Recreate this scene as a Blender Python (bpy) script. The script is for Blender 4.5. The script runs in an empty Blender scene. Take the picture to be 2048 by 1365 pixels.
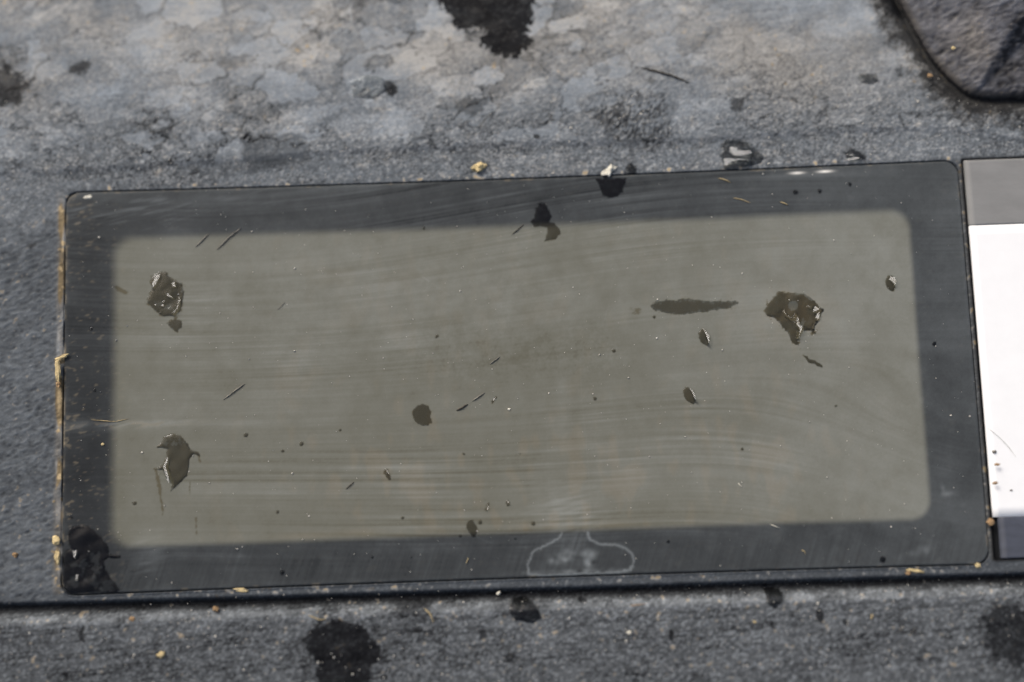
import bpy, math, random
import numpy as np
from mathutils import Matrix, Vector

# ---------------------------------------------------------------- camera, sky, sun, exposure
K = 0.01                      # one millimetre of the device is K Blender units
sc = bpy.context.scene
COL = sc.collection
CAM = np.array([40.69058261, 2.69758615, 124.20689945])
RM = np.array([[0.999346, 0.035178, 0.008415], [-0.033601, 0.989003, -0.144031], [-0.013389, 0.143654, 0.989537]])
cd = bpy.data.cameras.new('camera'); cam = bpy.data.objects.new('camera', cd); COL.objects.link(cam)
cd.sensor_width = 36; cd.lens = 50; cd.clip_start = 0.01; cd.clip_end = 200
m = Matrix([list(RM[0]) + [CAM[0]*K], list(RM[1]) + [CAM[1]*K], list(RM[2]) + [CAM[2]*K], [0, 0, 0, 1]])
cam.matrix_world = m
cd.dof.use_dof = True; cd.dof.aperture_fstop = 0.50
sc.camera = cam
w = bpy.data.worlds.new('World'); sc.world = w; w.use_nodes = True
nt = w.node_tree; bg = nt.nodes['Background']
sky = nt.nodes.new('ShaderNodeTexSky'); sky.sky_type = 'NISHITA'; sky.sun_disc = False
SUN_EL, SUN_AZ = 44, -38      # azimuth clockwise from the top edge of the device
sky.sun_elevation = math.radians(SUN_EL); sky.sun_rotation = math.radians(SUN_AZ)
sky.air_density = 1.0; sky.dust_density = 7.0; sky.ozone_density = 0.6
nt.links.new(sky.outputs[0], bg.inputs[0]); bg.inputs[1].default_value = 0.115
sd_ = bpy.data.lights.new('sun', 'SUN'); sd_.energy = 1.4; sd_.angle = math.radians(25); sd_.color = (1, 0.995, 0.985)
sun = bpy.data.objects.new('sun', sd_); COL.objects.link(sun)
az, el = math.radians(SUN_AZ), math.radians(SUN_EL)
sdir = Vector((math.sin(az)*math.cos(el), math.cos(az)*math.cos(el), math.sin(el)))
sun.rotation_euler = sdir.to_track_quat('Z', 'Y').to_euler(); sun.location = sdir*5
vs = sc.view_settings; vs.view_transform = 'Standard'; vs.look = 'None'; vs.gamma = 1; vs.use_curve_mapping = False
vs.exposure = 0.26

# ---------------------------------------------------------------- coordinates of the device face
W, H = 80.0, 35.67            # the display window, in millimetres, lower left corner at the origin
def bow(u, v):
    t = np.clip(u/W, 0, 1); s = np.clip(v/H, -.3, 1.3)
    return 4*t*(1-t)*(0.17 - 0.42*s)
def Q(px, py):                # where a sight line meets the device face (z = 0)
    px = np.asarray(px, float); py = np.asarray(py, float)
    d = np.stack([(px-1024)/2844.4, -(py-682.5)/2844.4, -np.ones_like(px)], -1) @ RM.T
    t = -CAM[2]/d[..., 2]
    x = CAM[0]+d[..., 0]*t; y = CAM[1]+d[..., 1]*t
    v = y.copy()
    for _ in range(6): v = y - bow(x, v)
    return x, v
def PQ(pts):
    a = np.array(pts, float); x, v = Q(a[:, 0], a[:, 1]); return np.stack([x, v], 1)
fu, fv = Q(1100, 750)
cd.dof.focus_distance = float(np.linalg.norm(np.array([fu, fv, 0])-CAM)*K)*0.999

# ---------------------------------------------------------------- canvases: noise and stain masks over the face
U0, U1, V0, V1, RES = -20.0, 100.0, -20.0, 68.0, 0.05
NU, NV = int((U1-U0)/RES), int((V1-V0)/RES)
gu = U0+(np.arange(NU)+.5)*RES; gv = V0+(np.arange(NV)+.5)*RES
GU, GV = np.meshgrid(gu.astype(np.float32), gv.astype(np.float32))
ku = np.fft.rfftfreq(NU, RES); kv = np.fft.fftfreq(NV, RES)
KU, KV = np.meshgrid(ku.astype(np.float32), kv.astype(np.float32))
def nz(su, sv=None, ang=0, seed=0):      # smooth noise with feature size su x sv millimetres, unit deviation
    sv = su if sv is None else sv
    r = np.random.default_rng(seed+1000)
    f = np.fft.rfft2(r.standard_normal((NV, NU), dtype=np.float32))
    a = math.radians(ang); p = KU*math.cos(a)+KV*math.sin(a); q = -KU*math.sin(a)+KV*math.cos(a)
    f *= np.exp(-2.2*((p*su)**2+(q*sv)**2)*4)
    f[0, 0] = 0
    n = np.fft.irfft2(f, s=(NV, NU)).astype(np.float32)
    return n/n.std()
def fbm(s0, s1, seed, beta=1.0, ratio=1.0, ang=0):
    r = np.random.default_rng(seed+5000)
    f = np.fft.rfft2(r.standard_normal((NV, NU), dtype=np.float32))
    a = math.radians(ang); p = KU*math.cos(a)+KV*math.sin(a); q = -KU*math.sin(a)+KV*math.cos(a)
    k = np.sqrt((p*ratio)**2+q**2)+1e-6
    f *= (1/(1+(k*s0)**(beta+1)))*np.exp(-(k*s1)**2*4)
    f[0, 0] = 0
    n = np.fft.irfft2(f, s=(NV, NU)).astype(np.float32)
    return n/n.std()
def ss(a, b, x):
    t = np.clip((x-a)/(b-a), 0, 1); return t*t*(3-2*t)
def samp(A, u, v):
    x = np.clip((u-U0)/RES-.5, 0, NU-1.001); y = np.clip((v-V0)/RES-.5, 0, NV-1.001)
    i = x.astype(int); j = y.astype(int); fx = (x-i).astype(np.float32); fy = (y-j).astype(np.float32)
    return (A[j, i]*(1-fx)+A[j, i+1]*fx)*(1-fy)+(A[j+1, i]*(1-fx)+A[j+1, i+1]*fx)*fy
def poly_sd(P, u, v):                    # signed distance to a polygon, negative inside
    d = np.full(u.shape, 1e9, np.float32); ins = np.zeros(u.shape, bool); n = len(P)
    for i in range(n):
        ax, ay = P[i]; bx, by = P[(i+1) % n]
        ex, ey = bx-ax, by-ay; L = ex*ex+ey*ey+1e-12
        t = np.clip(((u-ax)*ex+(v-ay)*ey)/L, 0, 1)
        d = np.minimum(d, (u-ax-t*ex)**2+(v-ay-t*ey)**2)
        if ay != by:
            c = (ay > v) != (by > v)
            ins ^= c & (u < (bx-ax)*(v-ay)/(by-ay)+ax)
    d = np.sqrt(d); return np.where(ins, -d, d)
def box_of(P, m):
    a = P.min(0)-m; b = P.max(0)+m
    i0 = max(0, int((a[0]-U0)/RES)); i1 = min(NU, int((b[0]-U0)/RES)+1)
    j0 = max(0, int((a[1]-V0)/RES)); j1 = min(NV, int((b[1]-V0)/RES)+1)
    return slice(j0, j1), slice(i0, i1)
def rrect_sd(u, v, u0, v0, u1, v1, r):
    cx, cy = (u0+u1)/2, (v0+v1)/2
    qx = np.abs(u-cx)-((u1-u0)/2-r); qy = np.abs(v-cy)-((v1-v0)/2-r)
    return np.hypot(np.maximum(qx, 0), np.maximum(qy, 0))+np.minimum(np.maximum(qx, qy), 0)-r
Z = lambda: np.zeros((NV, NU), np.float32)
n_edge = fbm(1.0, .03, 71, .6)           # ragged edges
def paint(A, pts, val=1.0, soft=.06, rag=.1, mode='max', px=True, noise=None):
    P = PQ(pts) if px else np.array(pts, float)
    b = box_of(P, soft*3+rag*4+.2)
    s = poly_sd(P, GU[b], GV[b])+(n_edge if noise is None else noise)[b]*rag
    k = ss(soft, -soft, s)*val
    A[b] = np.maximum(A[b], k) if mode == 'max' else (A[b]*(1-k) if mode == 'mul' else A[b]+k)
def ell(cx, cy, rx, ry, ang=0, n=20):
    a = math.radians(ang); out = []
    for i in range(n):
        t = 2*math.pi*i/n; x = rx*math.cos(t); y = ry*math.sin(t)
        out.append((cx+x*math.cos(a)-y*math.sin(a), cy+x*math.sin(a)+y*math.cos(a)))
    return out
def stroke(A, pts, width, val=1.0, soft=.03, wob=0, mode='add'):   # soft line of the given width in mm
    P = PQ(pts); b = box_of(P, width+soft*3+.3)
    u, v = GU[b], GV[b]; d = np.full(u.shape, 1e9, np.float32)
    if wob: u = u+n_edge[b]*wob; v = v-n_edge[b]*wob
    for i in range(len(P)-1):
        ax, ay = P[i]; ex, ey = P[i+1]-P[i]; L = ex*ex+ey*ey+1e-9
        t = np.clip(((u-ax)*ex+(v-ay)*ey)/L, 0, 1)
        d = np.minimum(d, np.hypot(u-ax-t*ex, v-ay-t*ey))
    k = ss(width/2+soft, width/2-soft, d)*val
    if mode == 'mul': A[b] *= 1-k
    elif mode == 'max': A[b] = np.maximum(A[b], k)
    else: A[b] += k

# shapes shared by the water and by the dust film it has wetted away
DROPS = {
 'upleft': [(305,555),(318,544),(332,546),(340,556),(350,562),(362,566),(368,585),(366,600),(360,622),(350,634),(340,632),(328,634),(312,622),(294,604),(299,592),(304,578),(302,566)],
 'upleft_tail': [(348,638),(362,642),(364,655),(354,664),(343,658),(334,647)],
 'lowleft': [(330,873),(345,869),(360,873),(372,884),(380,898),(396,905),(399,912),(386,908),(379,918),(378,932),(374,952),(362,964),(350,976),(342,982),(345,970),(334,956),(325,940),(310,940),(326,930),(332,914),(336,898),(318,896),(312,895),(322,886)],
 'corner': [(138,1060),(155,1052),(175,1053),(192,1066),(205,1080),(217,1095),(218,1108),(241,1113),(240,1116),(216,1116),(208,1122),(211,1140),(222,1160),(240,1180),(232,1184),(150,1186),(126,1186),(126,1122),(132,1105),(144,1098),(137,1082)],
 'topmid': [(1076,408),(1081,405),(1085,408),(1090,404),(1094,412),(1100,424),(1102,434),(1097,445),(1108,448),(1119,458),(1121,466),(1112,478),(1100,480),(1090,482),(1094,470),(1094,456),(1080,452),(1068,454),(1061,444),(1067,436),(1070,422)],
 'upright': [(1530,616),(1536,606),(1550,592),(1558,583),(1566,586),(1580,586),(1592,586),(1606,586),(1618,592),(1626,600),(1636,612),(1648,620),(1642,628),(1640,640),(1630,652),(1626,666),(1632,668),(1620,660),(1604,662),(1602,672),(1594,682),(1598,692),(1590,688),(1582,680),(1574,664),(1560,648),(1548,636),(1532,630)],
 'oval_big': [(828,818),(836,810),(846,809),(856,814),(861,824),(860,834),(863,845),(858,846),(856,851),(846,852),(836,848),(828,840),(825,828)],
 'oval_low': [(934,1050),(937,1043),(943,1040),(950,1045),(954,1055),(954,1066),(950,1074),(945,1073),(938,1066),(933,1056)],
 'lens_a': [(1366,782),(1370,776),(1377,775),(1385,781),(1391,794),(1391,806),(1386,808),(1375,803),(1368,795)],
 'lens_b': [(1397,668),(1400,661),(1405,658),(1412,664),(1419,673),(1418,685),(1415,692),(1411,691),(1402,684),(1398,676)],
 'lens_c': [(1771,560),(1775,553),(1781,550),(1789,555),(1792,563),(1790,574),(1785,582),(1776,578),(1771,570)],
 'pip_a': [(768,941),(771,937),(776,939),(779,948),(782,960),(778,961),(772,954),(769,948)],
 'pip_b': [(976,1006),(978,1006),(978,1018),(974,1024),(969,1022),(972,1016)],
 'pip_c': [(1012,1004),(1016,1000),(1020,1005),(1019,1011),(1014,1012)],
 'pip_d': [(983,803),(987,797),(994,793),(994,797),(990,800),(985,806)],
 'worm': [(1608,712),(1615,713),(1618,718),(1630,722),(1643,730),(1646,735),(1638,734),(1628,728),(1616,725)],
 'rim': [(1193,358),(1254,355),(1250,368),(1246,383),(1236,393),(1222,396),(1208,391),(1200,378)],
}
SMEARS = {'streak': [(1302,612),(1312,603),(1340,602),(1370,599),(1410,602),(1450,604),(1470,602),(1476,607),(1470,612),(1440,618),(1410,624),(1370,628),(1330,625),(1306,620)],
 'streak_tail': [(1266,620),(1280,614),(1284,618),(1282,625),(1272,627)],
 'runl': [(308,938),(316,935),(316,945),(322,970),(324,1000),(328,1020),(326,1031),(322,1012),(318,985),(312,955)],
 'runr': [(378,962),(382,964),(381,992),(378,980)], 'runs': [(390,1034),(393,1036),(395,1068),(392,1070)],
 'slash': [(228,573),(234,572),(258,585),(252,589),(238,584)],
 'runb': [(394,906),(400,915),(402,925),(398,922)]}
PIPS = [(848,457,4),(183,658,5),(190,781,4),(492,870,6),(603,888,5),(555,1025,4),(805,1036,4),(565,1145,5),(1066,1048,5),(960,1045,5),(1190,798,4.5),
        (1592,386,6),(1640,383,5),(1700,370,5),(1868,688,5),(1765,1120,7),(143,1035,5),(874,673,4),(1308,634,3),(565,902,4),(269,1007,5),(927,908,3),(1040,908,3),(921,1072,3),(1031,1078,3),(1672,812,2.5),(745,1115,3),(822,1116,3),(1484,898,3),(1228,702,4),(680,860,3),(1337,1084,3)]

# ---------------------------------------------------------------- window masks
lcd_px = PQ([(228,800),(1838,740),(1000,457),(1000,1066)])
LU0, LV1, LV0 = lcd_px[0, 0], PQ([(900,458)])[0, 1], PQ([(900,1069)])[0, 1]
LU1 = PQ([(1850,880)])[0, 0]
sdl = rrect_sd(GU, GV, LU0, LV0, LU1, LV1, 1.75)
wobl = nz(6, seed=3)*.04
softn = 1+.9*ss(LU0+3, LU0-1, GU)+.5*ss(LV1-3, LV1+1, GV)
screen = ss(.36, -.32, (sdl+wobl)/softn)
warp = 1.9*np.sin(GU/13.0+.6)*ss(8, 34, GV)+ .9*np.sin(GU/17.0-1.0)-GU*.035*ss(0, 20, GV)+3.2*ss(52, 82, GU)**2*ss(26, 8, GV)+.05*GU*ss(50,80,GU)*ss(20, 12, GV)
wv = GV+warp
def flow(n): return samp(n, GU, np.clip(wv, V0+.1, V1-.1))
st1 = flow(nz(13, .10, seed=11)); st2 = flow(nz(9, .30, seed=12)); st3 = flow(nz(5, .06, seed=13)); stl = flow(nz(12, 1.6, seed=14))
hat = nz(.10, 3.0, ang=-20, seed=15); hat2 = nz(.2, 2.2, ang=-20, seed=16)
cloud = fbm(8, .1, 21, 1.4); cloud2 = fbm(3, .05, 22, 1.0); fine = nz(.10, seed=23); fine2 = nz(.05, seed=24)
def blob(cx, cy, rx, ry):                # soft region in photo pixels
    u, v = Q(cx, cy); r = 22.6
    return np.exp(-(((GU-u)/(rx/r))**2+((GV-v)/(ry/r))**2))
calm = np.clip(blob(990, 600, 330, 170)+.6*blob(600, 560, 160, 120)+.9*blob(1750, 520, 160, 150)+.4*blob(1700,960,200,140)+.7*blob(260, 820, 100, 260), 0, 1)
bot = ss(4.6, 1.6, GV+cloud2*.4)
st4 = flow(nz(7, .045, seed=17)); gate = .35+.75*ss(-1, 1.2, flow(nz(14, 1.2, seed=18)))
rl = 1-.62*ss(48, 70, GU)*ss(20, 12, GV)
streak = rl*(st1*.40+st2*.22+st3*.35+st4*.25)*gate*(1-.8*calm)*(1-.85*bot)
film = .59+.036*cloud+.024*cloud2*(1+calm)+streak*(.125+.06*ss(4, 14, GU)*ss(60, 40, GU)*ss(H, 25, GV)+.07*ss(H-7, H-3, GV)*ss(18, 35, GU)*ss(76, 58, GU))*(1+.4*cloud.clip(-1, 1.5))+stl*.035*(1-calm)+fine*.012+fine2*.012+.010*nz(.04,seed=25)
film += bot*(hat*.026+hat2*.018+nz(.05,2.2,ang=-20,seed=19)*.034)*(.6+.5*ss(-1, 1, cloud2))
film += .05*ss(50, 80, GU)*ss(0, 14, GV)+.035*ss(14, 0, GU)*ss(30, 10, GV) - .06*blob(1000, 760, 330, 100) - .11*blob(930, 705, 180, 75)*(1+.5*fine)-.09*blob(1190,705,110,75)*(1+.5*fine)-.05*blob(1000, 560, 260, 60)*(1+.5*fine)+.035*nz(.5,5,seed=26)*blob(1130, 900, 120, 200) - .05*blob(900, 980, 420, 130)-.02*blob(1500, 900, 300, 150)
film += .03*blob(1090, 470, 60, 60) - .05*bot
film *= 1-.46*ss(9, 1, GU)*ss(H+2, H-5, GV)-.20*ss(H-6, H-2, GV)*ss(70, 40, GU)-.16*ss(7, 2, GV)*ss(75, 50, GU)-.26*blob(780, 960, 560, 160)-.14*blob(300, 780, 150, 330)+.12*ss(55, 78, GU)*screen
film += .05*ss(.1, .9, nz(6, .8, seed=31))*ss(12, 3, GU)*ss(H-4, H, GV)
# dried splashes low on the left
for (x, y, a, b, k) in [(250,850,130,7,.12),(330,590,5,3,.0),(430,590,70,30,.035),(400,650,90,14,.04),(150,560,20,60,.02),(180,850,60,14,.08),(300,1100,40,30,.09),(290,1130,30,20,.06),(1140,1030,70,45,.10),(1120,1000,60,60,.05)]:
    film += 2.2*k*blob(x, y, a, b)*(1+.5*nz(.8, .12, ang=8, seed=int(x)))
film += .03*np.clip(nz(1.2, .14, ang=6, seed=41)-.7, 0, 2)*ss(7, 0, GU)
# thin pale scratches
for pts, wd, k in [([(1160,725),(1164,800),(1172,880),(1180,980),(1180,1080)], .05, .05), ([(1052,690),(1078,720),(1086,750),(1090,800),(1096,900),(1098,1000)], .05, .03),
        ([(1226,560),(1218,610),(1205,650),(1168,690),(1160,725)], .06, .045), ([(480,690),(640,705),(820,745),(980,765)], .08, .03), ([(240,640),(420,640),(560,655),(700,700)], .07, .02),
        ([(840,553),(856,562),(880,578),(900,592)], .04, .07), ([(856,560),(855,575),(849,585)], .05, .06), ([(845,553),(858,563)], .12, .08),
        ([(950,1074),(966,1080),(982,1086)], .08, .07), ([(700,548),(760,530),(830,510)], .05, .025), ([(1072,760),(1010,775)], .03, .02),
        ([(1060,345),(1052,400)], .03, .06), ([(1112,480),(1120,492)], .05, .04), ([(770,775),(775,800)], .05, .04), ([(1380,380),(1560,408)], .04, .025),
        ([(470,1080),(455,1130),(440,1180)], .07, .06), ([(400,1075),(370,1140)], .05, .04), ([(1480,1000),(1560,930)], .04, .03), ([(1690,1010),(1560,880),(1500,850)], .05, .02)]:
    stroke(film, pts, wd, k*1.9, .03, .02)
r_ = random.Random(5)
for i in range(46):                      # short hatching strokes from wiping
    cx, cy, n = r_.choice([(880, 815, 12), (1130, 1040, 30), (1000, 815, 10), (900, 505, 14), (560, 600, 22)])
    x = cx+r_.gauss(0, n*2.2); y = cy+r_.gauss(0, 8 if n < 20 else 26); L = r_.uniform(8, 26)
    stroke(film, [(x, y), (x+L*.55, y-L)], .035, r_.uniform(.03, .07), .03)
# ghost of a removed hook: pale outline with smudges
HOOK = [(1090,1078),(1086,1088),(1072,1098),(1064,1110),(1057,1122),(1054,1138),(1058,1150),(1080,1152),(1120,1150),(1180,1148),(1240,1145),(1262,1140),(1268,1124),(1264,1108),(1250,1096),(1232,1091),(1200,1088),(1180,1080),(1176,1066)]
HOOK[1:6] = [(1113,1080),(1096,1088),(1076,1098),(1062,1112),(1055,1130)]; HOOK[0] = (1124,1068)
stroke(film, HOOK, .22, .50, .14, .04); stroke(film, HOOK, .10, .75, .08, .03)
film += .85*(blob(1128, 1118, 13, 9)+1.2*blob(1178, 1120, 13, 15)+.5*blob(1105, 1122, 10, 7)+.5*blob(1150, 1105, 30, 8))*(1+.5*nz(.25, seed=51))
film += .4*blob(1150, 1143, 90, 4)*(1+.8*nz(.3, seed=52)); film += .16*blob(1145, 1085, 28, 22)*(1+.4*hat)
# smudges near the right edge and under the top seam
film += .30*(blob(1895, 988, 14, 5)+blob(1884, 978, 5, 9)+.8*blob(1850, 1100, 14, 9)+.5*blob(1830, 1108, 16, 6)+.6*blob(1925, 1010, 10, 4)+.5*blob(1945, 830, 6, 18))*(1+.7*nz(.3, seed=53))
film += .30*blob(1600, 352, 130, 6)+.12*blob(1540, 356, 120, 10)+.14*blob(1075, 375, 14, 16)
tl = blob(250, 432, 110, 26)+blob(330, 405, 120, 12)+.6*blob(520, 398, 60, 20)+.8*blob(160, 440, 26, 40)
film += .38*tl*np.clip(nz(.9, .09, ang=12, seed=54)-.2, 0, 2.2)*.6+.05*tl
glint = .9*blob(1594, 346.5, 13, 2.2)+1.0*blob(1650, 343.5, 14, 2.2)  # two bright glints on the pane edge, painted into its colour
edge_d = rrect_sd(GU, GV, 0, 0, W, H, 1.3)
film += .10*ss(-.5, -.05, edge_d+n_edge*.12)*(.5+.5*ss(-1, 1.5, cloud2))
film = np.clip(film, .0, 2.2)
wet = Z()
for k_, p_ in DROPS.items(): paint(wet, p_, .98, .05, .11 if k_[:2] == 'up' else .05)
for k_, p_ in SMEARS.items(): paint(wet, p_, .78 if 'streak' in k_ else .95, .16 if 'streak' in k_ else .05, .12 if 'streak' in k_ else .04)
paint(wet, ell(1586, 611.5, 9.5, 9.5), 1.0, .05, .03, 'mul')          # paler, less wetted islands inside the puddles
for k_ in [[(178.5,1106),(203,1104.6),(199,1120),(190,1130),(175.4,1118.5)], [(150.8,1144.6),(160,1149),(157,1164.6),(146,1174),(137,1166)], [(175,1163),(197,1158.5),(197,1172),(181.5,1174)], [(201.5,1158.5),(216,1157),(224,1174),(210.8,1181.5),(201.5,1175.4)], [(187.7,1134),(200,1131),(198.5,1143),(187.7,1147.7)],
           [(168,1120),(178,1124),(172,1134),(164,1130)], [(140,1130),(152,1124),(154,1130),(142,1140)], [(1604,640),(1612,644),(1610,652),(1603,650)], [(346,884),(352,880),(366,886),(350,890)], [(318,884),(340,882),(350,888),(330,892)], [(316,605),(322,603),(322,610),(315,613)], [(330,616),(342,612),(344,620),(334,623)]]:
    paint(wet, k_, .6, .05, .16, 'mul')
    if k_[0][0] < 240: paint(film, k_, .22, .08, .2, 'add')
for x, y, r in PIPS: paint(wet, ell(x, y, r*.8, r*.8), .85, .06, .04)
wet *= 1-.12*ss(.3, 1.5, nz(.25, seed=61))
film *= 1-wet
col_ = np.cos((GU-.3)*2*math.pi/1.33)
brown = ss(.2, 2.2, nz(.5, .9, seed=62)+.7*col_*ss(-1, 1, cloud2)+.6*cloud)*(.35+.65*ss(24, 8, GV))*ss(6, 26, GU)*ss(76, 60, GU)
brown += .9*(blob(610, 1072, 60, 8)+blob(720,1065,40,8)+blob(1050,1052,18,10)+blob(1100,1054,15,8)+blob(1230,1050,40,8))
brown = np.clip(brown*.42+.6*blob(1590, 625, 60, 50)*ss(-1, 1, nz(.5, seed=66)+.6)+.25*wet, 0, 1)*screen
tanw = np.clip(ss(1.0, 2.6, nz(.22, .1, ang=10, seed=63)+cloud2*.3)*(ss(7, 0, GU)*.4+.03)+.5*ss(-.25, -.02, edge_d)*ss(.8, 2.5, nz(.3, seed=64)+1.3*ss(2, 0, GU)), 0, 1)
tanw = np.clip(tanw+.35*blob(250, 850, 110, 6)*(nz(.5, .12, ang=6, seed=65) > 0), 0, 1)*(1-wet)

# ---------------------------------------------------------------- housing masks
BUT = [(1700,-700),(1742,-100),(1780,-30),(1800,12),(1828,66),(1858,118),(1888,152),(1916,178),(1936,192),(1966,199),(2048,200),(2300,196),(2700,180),(2700,-700)]
PB = PQ(BUT); bbx = box_of(PB, 4)
butsd = np.full((NV, NU), 99., np.float32); butsd[bbx] = poly_sd(PB, GU[bbx], GV[bbx])
cl0 = fbm(3, .2, 80, 1.2)
top = np.where(GU < -.1, ss(H-5, H+4, GV+cl0*.8), ss(H-.5, H+.8, GV)).astype(np.float32); low = ss(-.6, -1.6, GV); left = ss(.3, -.5, GU)*(1-low)*(1-top)
crv = PQ([(300,340),(640,312),(1000,296),(1400,283),(1700,268),(1900,268),(2048,290)])   # crease above the window
crease = np.interp(gu, [-20]+list(crv[:, 0])+[100], [crv[0, 1]-.6]+list(crv[:, 1])+[crv[-1, 1]]).astype(np.float32)[None, :]
abv = ss(-.25, .55, GV-crease+wobl*2)
cl_a = fbm(10, .15, 81, 1.2, ratio=2.2, ang=8); cl_b = fbm(2.2, .06, 82, .9, ratio=1.8, ang=8); cl_w = fbm(14, .4, 83, 1.3)
grain = nz(.15, .10, ang=20, seed=84); grain2 = nz(.06, seed=85); grainL = nz(.24, .12, ang=18, seed=86); spk = nz(.055, seed=87); spk2 = nz(.09, .06, ang=10, seed=89)
hst = nz(3, .09, ang=3, seed=88)
def crack(n, wdt): return np.exp(-(n/wdt)**2)
cn1 = fbm(5, .25, 91, 1.5, ratio=1.6, ang=6); cn2 = fbm(5, .2, 92, 1.4, ratio=1.5)
plaq = ss(.5, .8, cn1)*.5+ss(.9, 1.05, cn2)*.6
cr = np.maximum(crack(cn1-.5, .09), .8*crack(cn2-.9, .08))*ss(-.6, .6, cl_w+.4)
dirt = Z()
sm1 = nz(.55, seed=131); sm2 = nz(.2, .14, seed=133); rg2 = fbm(1.0, .04, 132, .3)
def cells(cnt, sx, sy, seed, keep, ang=6):                            # dried scales with ragged rims
    r = np.random.default_rng(seed); F1 = np.full((NV, NU), 9., np.float32); F2 = F1.copy(); Lv = Z()
    ca, sa = math.cos(math.radians(ang)), math.sin(math.radians(ang)); wx = sm1*.30+sm2*.10+rg2*.03; wy = sm2*.13+sm1*.10+rg2*.025
    for i in range(cnt):
        u, v = r.uniform(U0, U1), r.uniform(H-1, V1); k = r.uniform(.6, 1.5); lv = r.uniform(.35, 1)*(1 if r.random() < .75 else -.8) if r.random() < keep else 0
        j0 = max(0, int((v-sy*3.4-V0)/RES)); j1 = min(NV, int((v+sy*3.4-V0)/RES)); i0 = max(0, int((u-sx*3.4-U0)/RES)); i1 = min(NU, int((u+sx*3.4-U0)/RES))
        if j1 <= j0 or i1 <= i0: continue
        b = (slice(j0, j1), slice(i0, i1)); du = GU[b]-u+wx[b]; dv = GV[b]-v+wy[b]
        d = np.hypot((du*ca+dv*sa)/sx, (-du*sa+dv*ca)/sy)/k
        f1, f2 = F1[b], F2[b]; c1 = d < f1; F2[b] = np.where(c1, f1, np.minimum(f2, d)); F1[b] = np.where(c1, d, f1); Lv[b] = np.where(c1, lv, Lv[b])
    rim = F2-F1
    return ss(.13, .18, rim)*Lv, np.exp(-(rim/.075)**2)*ss(.1, .5, np.abs(Lv)+.3*cl_w)
pA, cA = cells(480, 2.3, 1.25, 1, .48); pB, cB = cells(1900, 1.0, .6, 2, .42)
zl = ss(62, 40, GU)*.6+.5; pA *= zl; pB *= zl; cA *= zl; cB *= zl
up = ss(H+1, H+14, GV)
dirt += top*(.46+.13*up+.03*cl_a+.012*cl_b+.17*plaq*abv*(.5+.5*up)-.20*cr*abv+.06*(1-abv)*ss(0, 1.6, spk))
dirt += top*(.055*spk+.065*spk2+.05*grain)*(1-.35*up)*(1-.55*ss(.1,.6,np.abs(pA)))+top*.045*hst*(.3+.7*plaq)
dirt += top*(1-ss(H+4, H+12, GV))*(.20*ss(.5, 1.9, spk2+.4*cl_b+.3*spk)-.05)
dirt -= top*.07*crack(GV-crease+.15+.25*wobl, .6)*(1+.6*cl_b)*(.5+.5*ss(20, 34, GU))  # shade of the crease painted as a dark line in the dust
dirt += top*.06*ss(.3, 1.5, nz(2.2, .5, ang=5, seed=93))*ss(.6, 1, GV/60)
nearw = ss(H+9, H+3, GV)
dirt += top*abv*(.24*pA*(1-.35*nearw)+.17*pB*ss(-1.2, .6, cl_w+.5*cl_b)-.26*cA-.17*cB*ss(-.9, .5, cl_w+.8*nearw*ss(30, 10, GU)))
dirt += top*.03*fbm(1.2, .04, 94, .5)*(1-.5*up)
vn = np.maximum(crack(fbm(1.6, .08, 134, 1.1, ratio=1.8, ang=5), .10), .8*crack(fbm(1.1, .07, 135, 1.0, ratio=1.6), .09))
dirt -= .10*vn*top*(.25+.75*nearw)*ss(70, 25, GU)
dirt += left*(.285+.02*cl_b+.04*grainL+.02*cl_a+.02*spk2)
dirt += low*(.265+.025*cl_b+.02*cl_a+.03*grain+.035*spk2+.20*ss(.2, 1.7, spk2+.4*grain)*(.7+.4*ss(10, 45, GU))-.02-.10*ss(.2, 1.4, hst)-.11*vn*ss(-1, 1, cl_w+.6)+.05*ss(60, 95, GU)*0)
mid = (1-top)*(1-low)*(1-left); dirt += mid*(.20+.12*ss(.2, 1.6, spk2+.4*cl_b)+.10*ss(.8, 2, spk))
gv1 = PQ([(60,1215)])[0, 1]; gv2 = PQ([(680,1196)])[0, 1]; gv3 = PQ([(1380,1176)])[0, 1]; gv4 = PQ([(1950,1158)])[0, 1]
gro = np.interp(gu, [-4, 20, 50, 78], [gv1-.12, gv2-.16, gv3-.16, gv4-.14]).astype(np.float32)[None, :]   # centre line of the groove
gd = GV-gro
dirt += .13*np.exp(-((gd+1.05)/.45)**2)*(1+.4*cl_b)                  # lit edge of the lip under the groove, painted paler
dirt *= 1-.88*np.exp(-np.abs(gd/.46)**2.6)*(1-.08*ss(1, 2, spk))
dirt -= .06*ss(.35, .1, np.abs(gd-.8))*low*0
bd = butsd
dirt *= 1-.86*ss(3.3, .8, bd+n_edge*.35+cl_b*.4)  # dark band round the button: dirt plus its shadow painted in
warm = np.clip(.14-.14*pA+.16*cl_w*up+.15*up+.06*cl_b+.12*spk2+.2*pB*up, 0, 1)*top+.14*low+.04*left
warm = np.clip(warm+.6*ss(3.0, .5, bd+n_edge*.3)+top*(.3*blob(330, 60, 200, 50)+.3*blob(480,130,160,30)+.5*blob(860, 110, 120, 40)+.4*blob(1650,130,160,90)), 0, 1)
warm = np.clip(warm*.8, 0, .62)
spot = ss(1.85, 2.4, nz(.16, seed=95)+.25*cl_b)                        # sand coloured specks
warm = np.clip(warm+spot*(.75-.4*top), 0, 1); dirt += spot*.22*(top*.3+low*.9+left*.5)
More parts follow.
